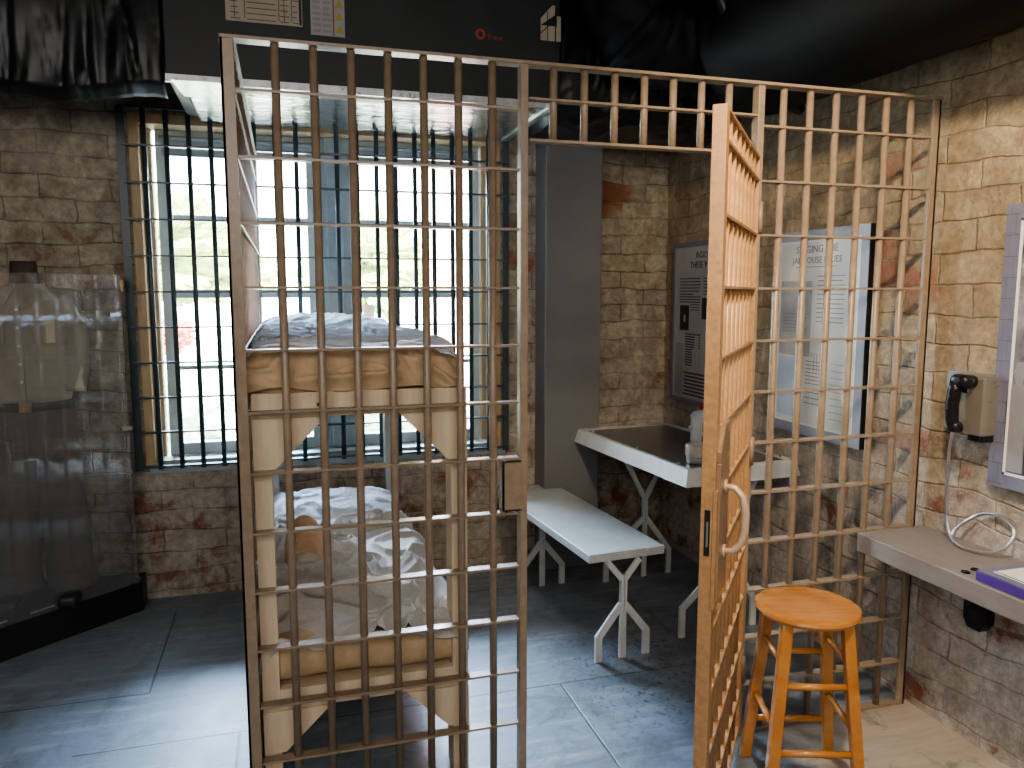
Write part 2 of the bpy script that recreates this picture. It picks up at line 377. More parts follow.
# window grille ------------------------------------------------------------
gr = thing('window_grille', 'dark teal steel bar grille bolted over the tall double window', 'window bars', (.25, 4.26, .70))
GX0, GX1 = -.725, 1.215
rmesh = None
for i in range(20):
    x = GX0 + (GX1-GX0)*i/19
    if i in (0, 19): MB().box(x-.018, 4.246, .69, x+.018, 4.252, 2.49).build('edge_bar', M['grille'], gr)
    else:
        if rmesh is None:
            rmesh = MB().tube([(0, 0, -.005), (0, 0, 1.79)], .0125, 10).mesh('bar', M['grille'], True)
        inst('bar', rmesh, gr, (x-.25, -.018, 0))
for k in range(11):
    z = .71 + .1775*k
    MB().box(GX0, 4.224, z-.004, GX1, 4.262, z+.004).build('cross_rail', M['grille'], gr)

# ---------------------------------------------------------------- outdoors
struct('ground', MB().box(-12, 4.7, -.25, 14, 26, -.2), M['grass'])
def bush(name, c, r, mat, label, cat, group=None, amp=.35):
    mb = MB(); n = 40; m = 26
    def fn(u, v):
        a = 2*PI*u; b = PI*v - PI/2; d = Vector((math.cos(a)*math.cos(b), math.sin(a)*math.cos(b), math.sin(b)))
        k = 1 + amp*noise.fractal(d*2.3 + Vector(c), .6, 2.2, 4) + .12*noise.noise(d*11 + Vector(c))
        return (c[0]+d.x*r[0]*k, c[1]+d.y*r[1]*k, c[2]+d.z*r[2]*k)
    mb.grid(n*2, m*2, fn); return tag(mb.build(name, mat, smooth=False), label, cat, group)
bush('hedge', (-2.0, 8.2, .25), (1.1, .5, .7), M['paleleaf'], 'pale clipped shrub outside the left window, lower left of the panes', 'shrub')
bush('hedge', (-.2, 9.9, .2), (1.1, .5, .8), M['paleleaf'], 'pale low shrub outside behind the middle of the double window', 'shrub')
bush('hedge', (.95, 8.1, .1), (.7, .35, .6), M['paleleaf'], 'pale low shrub outside at the foot of the brick building', 'shrub')
bush('flowering_shrub', (-1.55, 11.6, 1.0), (.32, .3, .22), M['redflower'], 'red flowering shrub outside the left window above the pale hedge', 'shrub', amp=.6)
def tree(x, y, h, r, label):
    t = thing('tree', label, 'tree', (x, y, -.2))
    MB().tube([(x, y, -.2), (x+.1, y, h*.5), (x, y+.1, h)], [.18, .14, .08]).build('trunk', M['bark'], t, smooth=True)
    b = bush('crown', (x, y, h), r, M['leaf'], None, None, amp=.7); b.parent = t
    b.data.transform(Matrix.Translation((-x, -y, .2)))
tree(-2.4, 14, 2.25, (1.7, 1.2, .8), 'leafy green tree outside behind the left half of the window')
tree(1.9, 19, 2.4, (1.2, 1.0, .9), 'leafy green tree outside beside the brick building')
bd = thing('brick_building', 'red brick building outside beyond the right window panes', 'building', (3.7, 10.5, -.2))
MB().box(1.68, 9, -.2, 5.5, 9.4, 5).build('wall', M['exbrick'], bd)
wn = MB().box(2.0, 8.95, 1.0, 2.5, 9.0, 2.2).build('window_frame', M['white'], bd)
MB().box(2.05, 8.94, 1.05, 2.45, 8.95, 2.15).build('window_pane', M['blueprint'], wn)

# ---------------------------------------------------------------- the cage
cg = thing('jail_cell_cage', 'tan painted steel bar cell front with open door standing around the bunk', 'jail cell', (0, 2.33, 0))
CY = 2.332; HT = 2.285; RZ = .179
def rail(x0, x1, z, y=CY, d=.017, th=.0035): return MB().box(x0, y-d, z-th, x1, y+d, z+th).build('rail', M['cage'], cg)
MB().box(-.14, 2.310, 0, -.104, 2.318, HT).box(-.14, 2.310, 0, -.132, 2.352, HT).build('corner_post', M['cage'], cg, bevel=.001)
MB().box(.709, 2.312, 0, .733, 2.350, HT).build('door_post', M['cage'], cg, bevel=.002)
MB().box(1.530, 2.312, 0, 1.554, 2.350, HT).build('hinge_post', M['cage'], cg, bevel=.002)
MB().box(2.246, 2.314, 0, 2.278, 2.322, HT).box(2.270, 2.314, 0, 2.278, 2.352, HT).build('wall_post', M['cage'], cg, bevel=.001)
for nm, x0, x1 in (('top_rail', -.14, .742), ('top_rail', .742, 1.566), ('top_rail', 1.566, 2.278)):
    MB().box(x0, 2.306, HT-.007, x1, 2.356, HT+.002).build(nm, M['cage'], cg)
BM = {}
def barmesh(h0, h1):
    k = (h0, h1)
    if k not in BM: BM[k] = MB().tube([(0, 0, h0), (0, 0, h1)], .0122, 14).mesh('bar', M['cage'], True)
    return BM[k]
def cbar(x, y, h0, h1): return inst('bar', barmesh(h0, h1), cg, (x, y-2.33, 0))
for i in range(7): cbar(.002 + .1037*i, CY, 0, HT-.008)
for i in range(7): cbar(.819 + .1018*i, CY, 2.06, HT-.008)
for i in range(6): cbar(1.638 + .1048*i, CY, 0, HT-.008)
rail(.736, 1.532, 2.181); MB().box(.736, 2.310, 2.054, 1.532, 2.354, 2.062).build('header_rail', M['cage'], cg)
for k in range(13):
    z = max(.006, RZ*k)
    rail(-.104, .706, z); rail(1.554, 2.246, z)
    MB().box(-.139, 2.352, z-.0035, -.105, 4.20, z+.0035).build('side_rail', M['cage'], cg)
MB().box(-.144, 2.352, HT-.008, -.100, 4.20, HT+.002).build('side_top_rail', M['cage'], cg)
for i in range(1, 18): cbar(-.122, CY + .104*i, 0, HT-.008)
MB().box(-.14, 4.185, 0, -.104, 4.215, HT).build('back_post', M['cage'], cg)
kp = MB().box(.648, 2.306, .905, .712, 2.312, 1.068).box(.648, 2.306, 1.062, .712, 2.345, 1.068).box(.648, 2.306, .905, .712, 2.345, .911).box(.648, 2.306, .89, .656, 2.345, 1.075)
kp.build('lock_keeper', M['cage'], cg, bevel=.001)
# the open door (a part, with its own sub-parts), local frame: x from the hinge outwards
ang = math.atan2(-.622, -.512); W = .806
fr = MB(); th = .035
fr.box(W-.05, -th, .03, W, 0, 2.045).box(.0, -th, .03, .014, 0, 2.045).box(.014, -th, 2.037, W-.05, 0, 2.045).box(.014, -th, .03, W-.05, 0, .038)
dr = fr.build('cell_door', M['door'], cg, local=True, bevel=.002); dr.location = (1.542, -.023, 0); dr.rotation_euler = (0, 0, ang)
ORG[dr.name] = (0, 0, 0)
dmesh = MB().tube([(0, 0, .034), (0, 0, 2.04)], .0122, 14).mesh('door_bar', M['door'], True)
for i in range(7): inst('door_bar', dmesh, dr, (.100 + .094*i, -th/2, 0))
for k in range(1, 12):
    MB().box(.014, -th/2-.017, RZ*k-.0035, W-.05, -th/2+.017, RZ*k+.0035).build('door_rail', M['door'], dr, local=True)
lk = MB().box(W-.165, -.002, .80, W-.012, .012, 1.17).prism([(0, 0), (.153, 0), (.153, .03), (.09, .09), (0, .09)], (W-.165, -.002, 1.17), (1, 0, 0), (0, 0, 1), (0, .014, 0)).build('lock_plate', M['lock'], dr, local=True, bevel=.003)
MB().box(W-.012, -.004, .79, W+.003, .006, 1.10).build('cover_edge', M['door'], dr, local=True, bevel=.001)
MB().box(W-.001, -.024, .93, W+.0015, -.010, 1.05).build('lock_slot', M['black'], dr, local=True)
MB().box(W+.001, -.019, .955, W+.004, -.014, 1.02).build('latch_bolt', M['steel'], dr, local=True)
hp = [(W-.09, .010, 1.125), (W-.09, .038, 1.122), (W-.09, .058, 1.10), (W-.09, .066, 1.06), (W-.09, .066, 1.01), (W-.09, .058, .975), (W-.09, .038, .952), (W-.09, .010, .95)]
hp = [(a, b, c-.03) for a, b, c in hp]
MB().tube(hp, [.008, .009, .010, .011, .011, .010, .009, .008], 12).rod((W-.09, .011, 1.095), (W-.09, .018, 1.095), .018).rod((W-.09, .011, .92), (W-.09, .018, .92), .018).build('pull_handle', M['handle'], dr, local=True, smooth=True)
for z in (.25, 1.05, 1.85): MB().rod((-.004, .004, z-.05), (-.004, .004, z+.05), .009).build('hinge', M['cage'], dr, local=True, smooth=True)

# ---------------------------------------------------------------- bunk bed
BX0, BX1, BY0, BY1 = -.098, .552, 2.385, 4.17
bk = thing('bunk_bed', 'pale pine two tier bunk bed inside the barred cell', 'bunk bed', (.22, 3.28, 0))
for x in (BX0, BX1-.052):
    MB().box(x, BY0, 0, x+.052, BY0+.09, 1.225).build('leg', M['pine'], bk, bevel=.002)
    tag(MB().box(x, BY1-.09, 0, x+.052, BY1, 1.27).build('leg', M['wpost'], bk, bevel=.002), 'grey painted rear bunk leg')
MB().box(BX0, BY0, 1.225, BX1, BY0+.035, 1.300).build('end_board', M['pine'], bk, bevel=.002)
MB().box(BX0+.052, BY0, .305, BX1-.052, BY0+.035, .372).build('end_board', M['pine'], bk, bevel=.002)
MB().box(BX0, BY1-.035, 1.22, BX1, BY1, 1.29).build('end_board', M['pine'], bk, bevel=.002)
MB().box(BX0+.052, BY1-.035, .30, BX1-.052, BY1, .37).build('end_board', M['pine'], bk, bevel=.002)
for z in (.305, 1.225):
    for x in (BX0+.008, BX1-.038): MB().box(x, BY0+.09, z, x+.03, BY1-.09, z+.067).build('side_board', M['pine'], bk, bevel=.002)
    MB().box(BX0+.04, BY0+.035, z+.04, BX1-.04, BY1-.035, z+.055).build('base_panel', M['pine'], bk)
y = BY0-.006
for s, xe in ((1, BX0), (-1, BX1)):
    MB().prism([(0, 0), (.215, 0), (.052, -.165), (0, -.165)] if 1 else [], (xe, y, 1.225), (s, 0, 0), (0, 0, 1), (0, .02, 0)).build('gusset', M['pine'], bk, bevel=.001)
    MB().prism([(0, 0), (.205, 0), (.065, -.135), (0, -.135)], (xe, y, .305), (s, 0, 0), (0, 0, 1), (0, .02, 0)).build('gusset', M['pine'], bk, bevel=.001)
MB().rod((.095, BY0-.004, 1.262), (.095, BY0+.01, 1.262), .006).build('bolt_hole', M['black'], bk)

def fold(p, sc, seed):
    q = Vector((p.x*sc[0] + seed, p.y*sc[1], p.z*sc[2]))
    w = Vector((noise.noise(q*.7), noise.noise(q*.7 + Vector((9, 3, 1))), 0))
    r = 1 - abs(noise.noise(q + w*1.3))*2.4
    r2 = 1 - abs(noise.noise(q*2.3 + w*2))*2.4
    return max(0, r)**3 + .45*max(0, r2)**2.5
def canv(seed, amp):
    def f(W, n):
        return n*amp*(noise.noise(W*2.6 + Vector((seed, 0, 0)))*1.2 + .5*noise.noise(W*6 + Vector((0, seed, 0))))
    return f
def mattress(zc, label, seed, hx=.325):
    o = MB().softbox((.222, 3.285, zc), (hx, .88, .062), .055, (50, 110, 10), canv(seed, .016)).build('mattress', M['canvas'], smooth=True)
    return tag(o, label, 'mattress')
mattress(1.345, 'tan canvas mattress on the upper bunk', 3)
mattress(.437, 'tan canvas mattress on the lower bunk', 11, .325)
# tan canvas cover hanging over the foot of the upper mattress
def cover(u, v):
    x = -.112 + .655*u
    arc = .105*(max(0, u-.76)/.24)**2.3 + .03*(max(0, .12-u)/.12)**2
    zt_ = 1.428 - arc + .006*math.sin(9*u); zb_ = 1.302 + .006*math.sin(11*u)
    if v < .35: yy = 2.66 - (2.66-2.43)*v/.35; z = zt_
    elif v < .55:
        q = (v-.35)/.2*PI/2; yy = 2.43 - .038*math.sin(q); z = zt_ - min(.04, zt_-zb_)*(1-math.cos(q))
    else: q = (v-.55)/.45; yy = 2.392 - .004*math.sin(q*PI); z0 = zt_ - min(.04, zt_-zb_); z = z0 + (zb_-z0)*q
    p = Vector((x, yy, z)); dg = Vector((p.x + .8*(p.z-1.36), p.y, p.z)); k = .040*(fold(dg, (4.5, 2, 6), 5)-.12)*(.15 + .85*max(0, min(1, (v-.35)/.2))); nrm = Vector((0, 0, 1)) if v < .35 else Vector((0, -.6, .3))
    p += nrm*k
    p.y = max(p.y, 2.358); return p
cv = MB().grid(90, 60, cover).build('mattress_cover', M['canvas'], smooth=True); tag(cv, 'tan canvas cover drooping over the foot end of the upper mattress', 'bed cover')
cv.modifiers.new('solid', 'SOLIDIFY').thickness = .004
def slabcloth(name, x0, x1, y0, y1, zt, amp, sc, seed, mat, label, cat, drop=.05, nx=150, ny=260, jag=.02):
    def fn(u, v):
        jj = jag*noise.noise(Vector((v*6, seed, 0))) * (1 if u > .5 else .3); x = x0 + (x1-x0)*u + jj*u
        y_ = y0 + (y1-y0)*v + jag*noise.noise(Vector((u*5, seed+4, 0)))
        p = Vector((x, y_, 0)); h = fold(p, sc, seed)
        z = zt + amp*h + amp*.5*noise.noise(p*3.1 + Vector((seed, 0, 0)))
        e = max(0, (u-.90)/.10)**2 + max(0, (.05-u)/.05)**2*.4; f = max(0, (.05-v)/.05)**2
        z -= drop*e + .03*f
        return (x, y_, z)
    o = MB().grid(nx, ny, fn).build(name, mat, smooth=True); o.modifiers.new('solid', 'SOLIDIFY').thickness = .006
    return tag(o, label, cat)
slabcloth('blanket', -.085, .565, 2.40, 3.72, .506, .052, (3.0, 4.2, 1), 2.2, M['wool'], 'rumpled oatmeal wool blanket on the lower bunk', 'blanket', drop=.07, jag=.05)
slabcloth('bed_sheet', -.10, .56, 2.48, 3.95, 1.414, .032, (1.6, 6.0, 1), 8.1, M['linen'], 'rumpled pale sheet spread over the upper bunk', 'sheet', drop=.03)
def pillow(name, c, h, seed, label, tilt=0):
    def fn(side):
        def g(u, v):
            a = 2*u-1; b = 2*v-1
            k = max(0, 1-abs(a)**3.2)**.5 * max(0, 1-abs(b)**3.2)**.5
            p = Vector((c[0] + a*h[0]*(1-.06*b*b), c[1] + b*h[1]*(1-.06*a*a), c[2]))
            wr = .014*(fold(p, (9, 6, 1), seed)-.3)*min(1, k*2)
            return (p.x, p.y, c[2] + tilt*b + side*(h[2]*k + (wr if side > 0 else 0)))
        return g
    m = MB().grid(60, 40, fn(1)).grid(60, 40, fn(-1)); o = m.build(name, M['linen'], smooth=True)
    return tag(o, label, 'pillow')
pillow('pillow', (.205, 3.90, 1.425), (.31, .22, .052), 1, 'white pillow lying under the sheet folds at the window end of the upper bunk', .02)
pillow('pillow', (.205, 3.90, .515), (.32, .20, .058), 6, 'white pillow at the window end of the lower bunk', .03)
def hatfn(u, v):
    a = PI*u; r = math.sin(a)
    return (.055 - .075*math.cos(a)*(1-.15*v), 3.20 - .13*v + .01*r, .535 + .10*r*(1-.5*v) + .05*(1-v)*r - .01*v)
fc = MB().grid(24, 16, hatfn).build('folded_towel', M['canvas'], smooth=True); fc.modifiers.new('solid', 'SOLIDIFY').thickness = .008
tag(fc, 'brown folded towel propped against the pillow of the lower bunk', 'towel')

# ---------------------------------------------------------------- bench and table
def pedestal(name, parent, x, y, ztop, sc, mat, zs, spread, vs, w=.024):
    z1, z2, z3 = zs    # kink height, split height, V height
    sp = lambda q: spread[0 if q < 0 else 1]
    p = MB().box(x-.014, y-.012, z2-.01, x-.002, y+.012, z3+.01).box(x+.002, y-.012, z2-.01, x+.014, y+.012, z3+.01).build(name, mat, parent, local=True)
    for s in (-1, 1):
        MB().path([(x+s*.008, y, z2+.01), (x+s*sp(s), y, z1), (x+s*sp(s), y, .0)], .012*sc, w*sc, (0, 1, 0)).build('foot', mat, p, local=True)
        MB().path([(x+s*.008, y, z3-.01), (x+s*vs, y, ztop)], .012*sc, w*.8*sc, (0, 1, 0)).build('brace', mat, p, local=True)
    MB().box(x-.012*sc, y-.006, 0, x+.012*sc, y+.006, z2).build('foot', mat, p, local=True)
    return p
rot = math.radians(4.6)
bn = thing('bench', 'long narrow white metal bench on branching legs inside the cell', 'bench', (1.36, 3.60, 0), rot); ORG[bn.name] = (0, 0, 0)
bl, bw_ = 1.215, .375
MB().box(-bw_/2, -bl/2, .442, bw_/2, bl/2, .480).build('bench_top', M['bench'], bn, local=True, bevel=.004)
for yy in (-bl/2-.01, bl/2-.33): pedestal('pedestal', bn, -.025, yy, .443, 1.3, M['metalwhite'], (.11, .235, .37), (.118, .118), .078)
tb = thing('table', 'white rimmed metal table with dark top beside the brick wall in the cell', 'table', (1.955, 3.565, 0), rot); ORG[tb.name] = (0, 0, 0)
tw, tl = .59, 1.10; zt = .82; x0, x1, y0, y1 = -tw/2-.015, tw/2-.015, -tl/2, tl/2
MB().box(x0+.03, y0+.03, zt-.012, x1-.03, y1-.03, zt-.006).build('tabletop', M['tabletop'], tb, local=True)
def skirt(ax, a, sgn):
    fl = .018; h = .075
    if ax == 'x': P = [(a, y0, zt), (a-sgn*.03, y0+.03, zt-.004), (a-sgn*.03, y1-.03, zt-.004), (a, y1, zt)]; Q = [(a+sgn*fl, y0-fl, zt-h), (a+sgn*fl, y1+fl, zt-h)]
    else: P = [(x0, a, zt), (x0+.03, a-sgn*.03, zt-.004), (x1-.03, a-sgn*.03, zt-.004), (x1, a, zt)]; Q = [(x0-fl, a+sgn*fl, zt-h), (x1+fl, a+sgn*fl, zt-h)]
    mb = MB().add(P + Q, [(0, 1, 2, 3), (0, 3, 5, 4)]); o = mb.build('edge_flange', M['metalwhite'], tb, local=True)
    m = o.modifiers.new('s', 'SOLIDIFY'); m.thickness = .003; m.offset = 0
for a in (('x', x0, -1), ('x', x1, 1), ('y', y0, -1), ('y', y1, 1)): skirt(*a)
MB().box(x0+.01, y0+.01, zt-.07, x1-.01, y1-.01, zt-.02).build('underframe', M['black'], tb, local=True)
for yy in (-.45, -.08, .40): MB().rod((x0+.015, yy, zt-.002), (x0+.015, yy, zt+.012), .008, 10).build('bolt', M['steel'], tb, local=True)
for yy in (-.47,): MB().rod((x1-.02, yy, zt-.002), (x1-.02, yy, zt+.012), .008, 10).build('bolt', M['steel'], tb, local=True)
for yy in (-.46, .29): pedestal('pedestal', tb, -.02, yy, .76, 1.25, M['metalwhite'], (.14, .33, .47), (.24, .16), .17)

cn = thing('enamel_pot', 'white enamel pot with black lettering and red handled lid standing on the table', 'pot', (1.985, 3.38, zt))
cx, cy = 1.985, 3.38
MB().lathe([(0, .0), (.058, .0), (.060, .004), (.060, .165), (.062, .170), (.056, .170)], (cx, cy, zt-.004), 32).build('body', M['metalwhite'], cn, auto=True)
lid = MB().lathe([(.063, .166), (.064, .172), (.050, .190), (.02, .202), (0, .205)], (cx, cy, zt-.004), 32).build('lid', M['metalwhite'], cn, auto=True)
MB().tube([(cx-.012, cy, zt+.198), (cx-.004, cy, zt+.222), (cx+.02, cy, zt+.24), (cx+.05, cy, zt+.225), (cx+.055, cy-.01, zt+.16), (cx+.06, cy-.01, zt+.05)], .009, 10).build('red_handle', M['red'], cn, smooth=True)
MB().tube([(cx-.058, cy, zt+.12), (cx-.075, cy, zt+.118), (cx-.078, cy, zt+.108), (cx-.06, cy, zt+.105)], .005, 8).build('side_lug', M['metalwhite'], cn, smooth=True)
tn = thing('tin_bowl', 'small round beige tin box sitting in front of the enamel pot', 'tin', (1.818, 3.13, zt))
MB().lathe([(0, 0), (.050, 0), (.054, .006), (.054, .028), (.050, .032)], (1.818, 3.13, zt-.003), 32).build('base', M['steel'], tn, auto=True)
MB().lathe([(.050, .032), (.060, .034), (.060, .082), (.057, .086), (0, .088)], (1.818, 3.13, zt-.003), 32).build('lid', M['tin'], tn, auto=True)

# ---------------------------------------------------------------- text helper
DG = None
def text(name, s, size, loc, mat, parent, ex=.0008, rot=(PI/2, 0, -PI/2), align='LEFT', curve=None):
    c = bpy.data.curves.new(name, 'FONT'); c.body = s; c.size = size; c.extrude = ex; c.align_x = align; c.resolution_u = 2
    o = bpy.data.objects.new(name, c); COL.objects.link(o)
    me = bpy.data.meshes.new_from_object(o.evaluated_get(bpy.context.evaluated_depsgraph_get())); bpy.data.objects.remove(o)
    me.materials.clear(); me.materials.append(mat); me.name = name
    from mathutils import Euler
    R = Matrix.Translation(Vector(loc)) @ Euler(rot).to_matrix().to_4x4()
    if curve:
        cc = Vector(curve[:3]); rr = curve[3]
        me.transform(R)
        for v in me.vertices:   # wrap round a vertical cylinder
            d = v.co - cc; dep = d.x; v.co = Vector((cc.x, cc.y, v.co.z)) + Matrix.Rotation(d.y/rr, 3, 'Z') @ Vector((-rr - ex, 0, 0)).xyz
        R = Matrix.Identity(4)
    else: me.transform(R)
    me.transform(Matrix.Translation(-Vector(ORG[parent.name])))
    ob = bpy.data.objects.new(name, me); COL.objects.link(ob); ob.parent = parent; ORG[ob.name] = ORG[parent.name]; return ob
# lettering on the pot faces the room (towards -y, slightly -x)
def pot_text(s, z, a0):
    ob = text('lettering', s, .062, (0, 0, 0), M['ink'], cn, rot=(PI/2, 0, 0))
    me = ob.data; me.transform(Matrix.Translation(Vector(ORG[cn.name])))
    for v in me.vertices:
        a = a0 + v.co.x/.061; v.co = Vector((cx + .0612*math.cos(a), cy + .0612*math.sin(a), z + v.co.z))
    me.transform(Matrix.Translation(-Vector(ORG[cn.name])))
pot_text('NC', zt+.098, math.radians(-126)); pot_text('Ja', zt+.038, math.radians(-128))

# ---------------------------------------------------------------- posters on the right wall
def poster(name, label, cat, Y0, w, z0, h, border, mbord, mpaper, xf=2.272, side=M['black']):
    r = thing(name, label, cat, (xf+.018, Y0-w/2, z0))
    MB().box(xf+.004, Y0-w, z0, XR-.002, Y0, z0+h).build('backing', side, r)
    f = MB().box(xf, Y0-w, z0, xf+.004, Y0, z0+border).box(xf, Y0-w, z0+h-border, xf+.004, Y0, z0+h).box(xf, Y0-w, z0+border, xf+.004, Y0-w+border, z0+h-border).box(xf, Y0-border, z0+border, xf+.004, Y0, z0+h-border)
    f.build('mat_border', mbord, r)
    p = MB().box(xf+.002, Y0-w+border, z0+border, xf+.004, Y0-border, z0+h-border).build('sheet', mpaper, r)
    def rect(u0, v0, u1, v1, mat, nm='print', off=.0008, par=p):
        return MB().box(xf+.002-off, Y0-u1, z0+v0, xf+.002, Y0-u0, z0+v1).build(nm, mat, par)
    def lines(u0, u1, v0, v1, n, mat, lh=.003):
        m = MB()
        for i in range(n):
            v = v1 - (v1-v0)*i/max(1, n-1); e = u1 - (u1-u0)*random.choice((0, .02, .06, .12, .3 if i % 6 == 5 else .03))
            m.box(xf+.0012, Y0-e, z0+v-lh/2, xf+.002, Y0-u0, z0+v+lh/2)
        return m.build('text_lines', mat, p)
    def tx(s, u, v, size, mat, align='LEFT'): return text('heading', s, size, (xf+.001, Y0-u, z0+v), mat, p, align=align)
    return r, rect, lines, tx
GP = NT('glossy_print_sheet'); nz = GP.noise(GP.obj(), 4, 3); GP.set(Base_Color=GP.mix(nz, (.66, .67, .63), (.78, .78, .74)), Roughness=.3); M['gloss'] = GP.m
r, rect, lines, tx = poster('framed_poster', 'large framed text poster on the brick wall seen through the right hand bars', 'poster', 3.255, .627, .948, .925, .045, M['mat'], M['gloss'])
M['bord2'] = plain('blue_grey_frame', (.33, .37, .45), .4, var=.05)
for o in r.children:
    if o.name.startswith('mat_border'): o.data.materials[0] = M['bord2']
for (a, b, c, d) in ((.045, .045, .054, .88), (.573, .045, .582, .88), (.054, .045, .573, .054), (.054, .871, .573, .88)): rect(a, b, c, d, M['white'], 'fillet', .0012)
tx('SINGING THE', .305, .825, .046, M['midink'], 'CENTER'); tx('JAILHOUSE BLUES', .305, .778, .042, M['midink'], 'CENTER')
lines(.16, .46, .76, .762, 1, M['midink'])
rect(.06, .36, .285, .70, M['greyprint']); lines(.32, .50, .52, .72, 11, M['midink'], .004)
lines(.08, .26, .47, .55, 6, M['midink'], .004)
rect(.065, .075, .24, .35, M['blueprint']); rect(.30, .14, .30+.006, .36, M['white']); lines(.26, .40, .24, .34, 7, M['midink'], .004); lines(.26, .40, .15, .20, 3, M['midink'], .004); lines(.43, .55, .10, .34, 9, M['greyprint'], .004)
dm = MB()
for i in range(5): dm.box(2.2732, 3.255-.30-.018*i-.002, .948+.30, 2.274, 3.255-.30-.018*i, .948+.38)
dm.build('bar_drawing', M['ink'], r)
M['dimsheet'] = plain('dim_print_sheet', (.36, .36, .37), .35, var=.06)
r, rect, lines, tx = poster('framed_poster', 'framed poster with dark photographs in the far corner left of the cell door', 'poster', 4.27, .64, .945, .94, .030, M['mat'], M['dimsheet'])
tx('INSIDE', .27, .845, .052, M['ink']); tx('THESE WALLS', .205, .79, .052, M['ink'])
lines(.09, .33, .64, .73, 6, M['ink'], .006); lines(.36, .60, .64, .73, 6, M['ink'], .006); lines(.09, .33, .595, .625, 3, M['ink'], .006)
rect(.10, .43, .205, .575, M['black'], 'photograph'); rect(.35, .50, .46, .62, M['black'], 'photograph'); rect(.145, .48, .165, .52, M['greyprint'], 'figure', .0014)
lines(.22, .32, .55, .58, 3, M['ink'], .005)
for i in range(13): rect(.17, .225+.015*i, .34, .233+.015*i, M['ink'], 'brick_print')
rect(.255, .22, .34, .33, M['dimsheet'], 'person_print', .0014); rect(.28, .33, .325, .40, M['dimsheet'], 'person_print', .0014)
rect(.05, .04, .15, .35, M['midink'], 'photograph')
for i in range(7): rect(.16+.01*(i%2), .05+.021*i, .42, .061+.021*i, M['ink'], 'stack_print')
# big photograph panel near the phone
PH = NT('monochrome_photograph'); P_ = PH.obj(); n1 = PH.noise(P_, 5, 5, .7, .6); n2 = PH.noise(P_, 22, 4, .7)
zz = PH.sep(P_)[2]; PH.set(Base_Color=PH.mix(PH.ramp(PH.math('MULTIPLY_ADD', n2, .4, n1), .45, .85), (.03, .028, .035), PH.mix(PH.ramp(zz, .35, .8), (.22, .21, .23), (.55, .50, .52))), Roughness=.3); M['photo'] = PH.m
r, rect, lines, tx = poster('framed_photograph', 'slate bordered monochrome crowd photograph on the wall right of the phone', 'framed photo', 2.012, .95, .955, .925, .055, M['mat'], M['photo'])
for (a, b, c, d) in ((.055, .045, .064, .88), (.055, .045, .89, .054), (.055, .871, .89, .88)): rect(a, b, c, d, M['white'], 'fillet', .003)
bl_ = MB(); X_ = 2.2716
for i in range(14): bl_.box(X_, 2.012-.053, .965+.068*i, X_+.0004, 2.012, .967+.068*i)
for i in range(14): bl_.box(X_, 2.012-(.018 if i % 2 else .038), .965+.068*i, X_+.0004, 2.0125-(.018 if i % 2 else .038), .965+.068*(i+1) if i < 13 else 1.87)
bl_.build('brick_pattern', plain('dark_pattern_line', (.09, .09, .13), .6), r)
for i, (u, hh) in enumerate(((.09, .40), (.16, .46), (.24, .42), (.33, .45), (.43, .41), (.53, .44), (.63, .42), (.73, .45), (.82, .4))):
    mb = MB(); o = (2.2735, 2.012, .955)
    poly = [(u-.035, .06), (u+.035, .06), (u+.04, hh-.12), (u+.035, hh-.07), (u+.012, hh-.05), (u+.018, hh-.02), (u+.03, hh-.015), (u+.03, hh-.008), (u+.015, hh-.005), (u+.012, hh+.02), (u-.012, hh+.02), (u-.015, hh-.005), (u-.03, hh-.008), (u-.03, hh-.015), (u-.018, hh-.02), (u-.012, hh-.05), (u-.035, hh-.07), (u-.04, hh-.12)]
    mb.prism(poly, o, (0, -1, 0), (0, 0, 1), (-.0015, 0, 0)).build('figure_print', M['ink'] if i % 2 else M['midink'], r)

# ---------------------------------------------------------------- phone
ph = thing('wall_phone', 'taupe metal wall phone with black handset on the right brick wall', 'telephone', (2.30, 2.06, 1.12))
MB().box(2.290, 1.995, 1.112, XR-.002, 2.222, 1.322).build('back_plate', M['greyplate'], ph, bevel=.003)
MB().prism([(0, 0), (.082, .0), (.082, .200), (.006, .200), (0, .19)], (2.210, 1.993, 1.120), (1, 0, 0), (0, 0, 1), (0, .132, 0)).build('body', M['phonebody'], ph, bevel=.006)
MB().box(2.225, 2.0, 1.098, 2.285, 2.06, 1.121).build('mounting_foot', M['blackplastic'], ph, bevel=.003)
MB().box(2.196, 2.045, 1.262, 2.212, 2.085, 1.276).box(2.196, 2.045, 1.276, 2.200, 2.052, 1.290).build('cradle_hook', M['chrome'], ph, bevel=.001)
hs = MB().tube([(2.176, 2.070, 1.300), (2.174, 2.076, 1.27), (2.172, 2.080, 1.22), (2.174, 2.078, 1.17), (2.178, 2.074, 1.145)], [.021, .021, .021, .021, .020], 16)
hs.softbox((2.182, 2.055, 1.302), (.026, .036, .024), .020, (8, 8, 8))
hs.softbox((2.182, 2.072, 1.145), (.022, .023, .020), .017, (8, 8, 8))
hs.tube([(2.190, 2.040, 1.302), (2.209, 2.040, 1.302)], .022, 20)
hs.build('handset', M['blackplastic'], ph, smooth=True)
cord = [(2.182, 2.080, 1.125), (2.195, 2.100, 1.06), (2.215, 2.120, .96), (2.222, 2.124, .86), (2.220, 2.112, .79), (2.214, 2.085, .748), (2.208, 2.04, .733), (2.214, 1.985, .731), (2.234, 1.935, .742), (2.262, 1.905, .775), (2.282, 1.905, .815), (2.290, 1.94, .843), (2.290, 1.99, .852), (2.286, 2.04, .838), (2.270, 2.085, .800), (2.250, 2.11, .760), (2.235, 2.105, .738)]
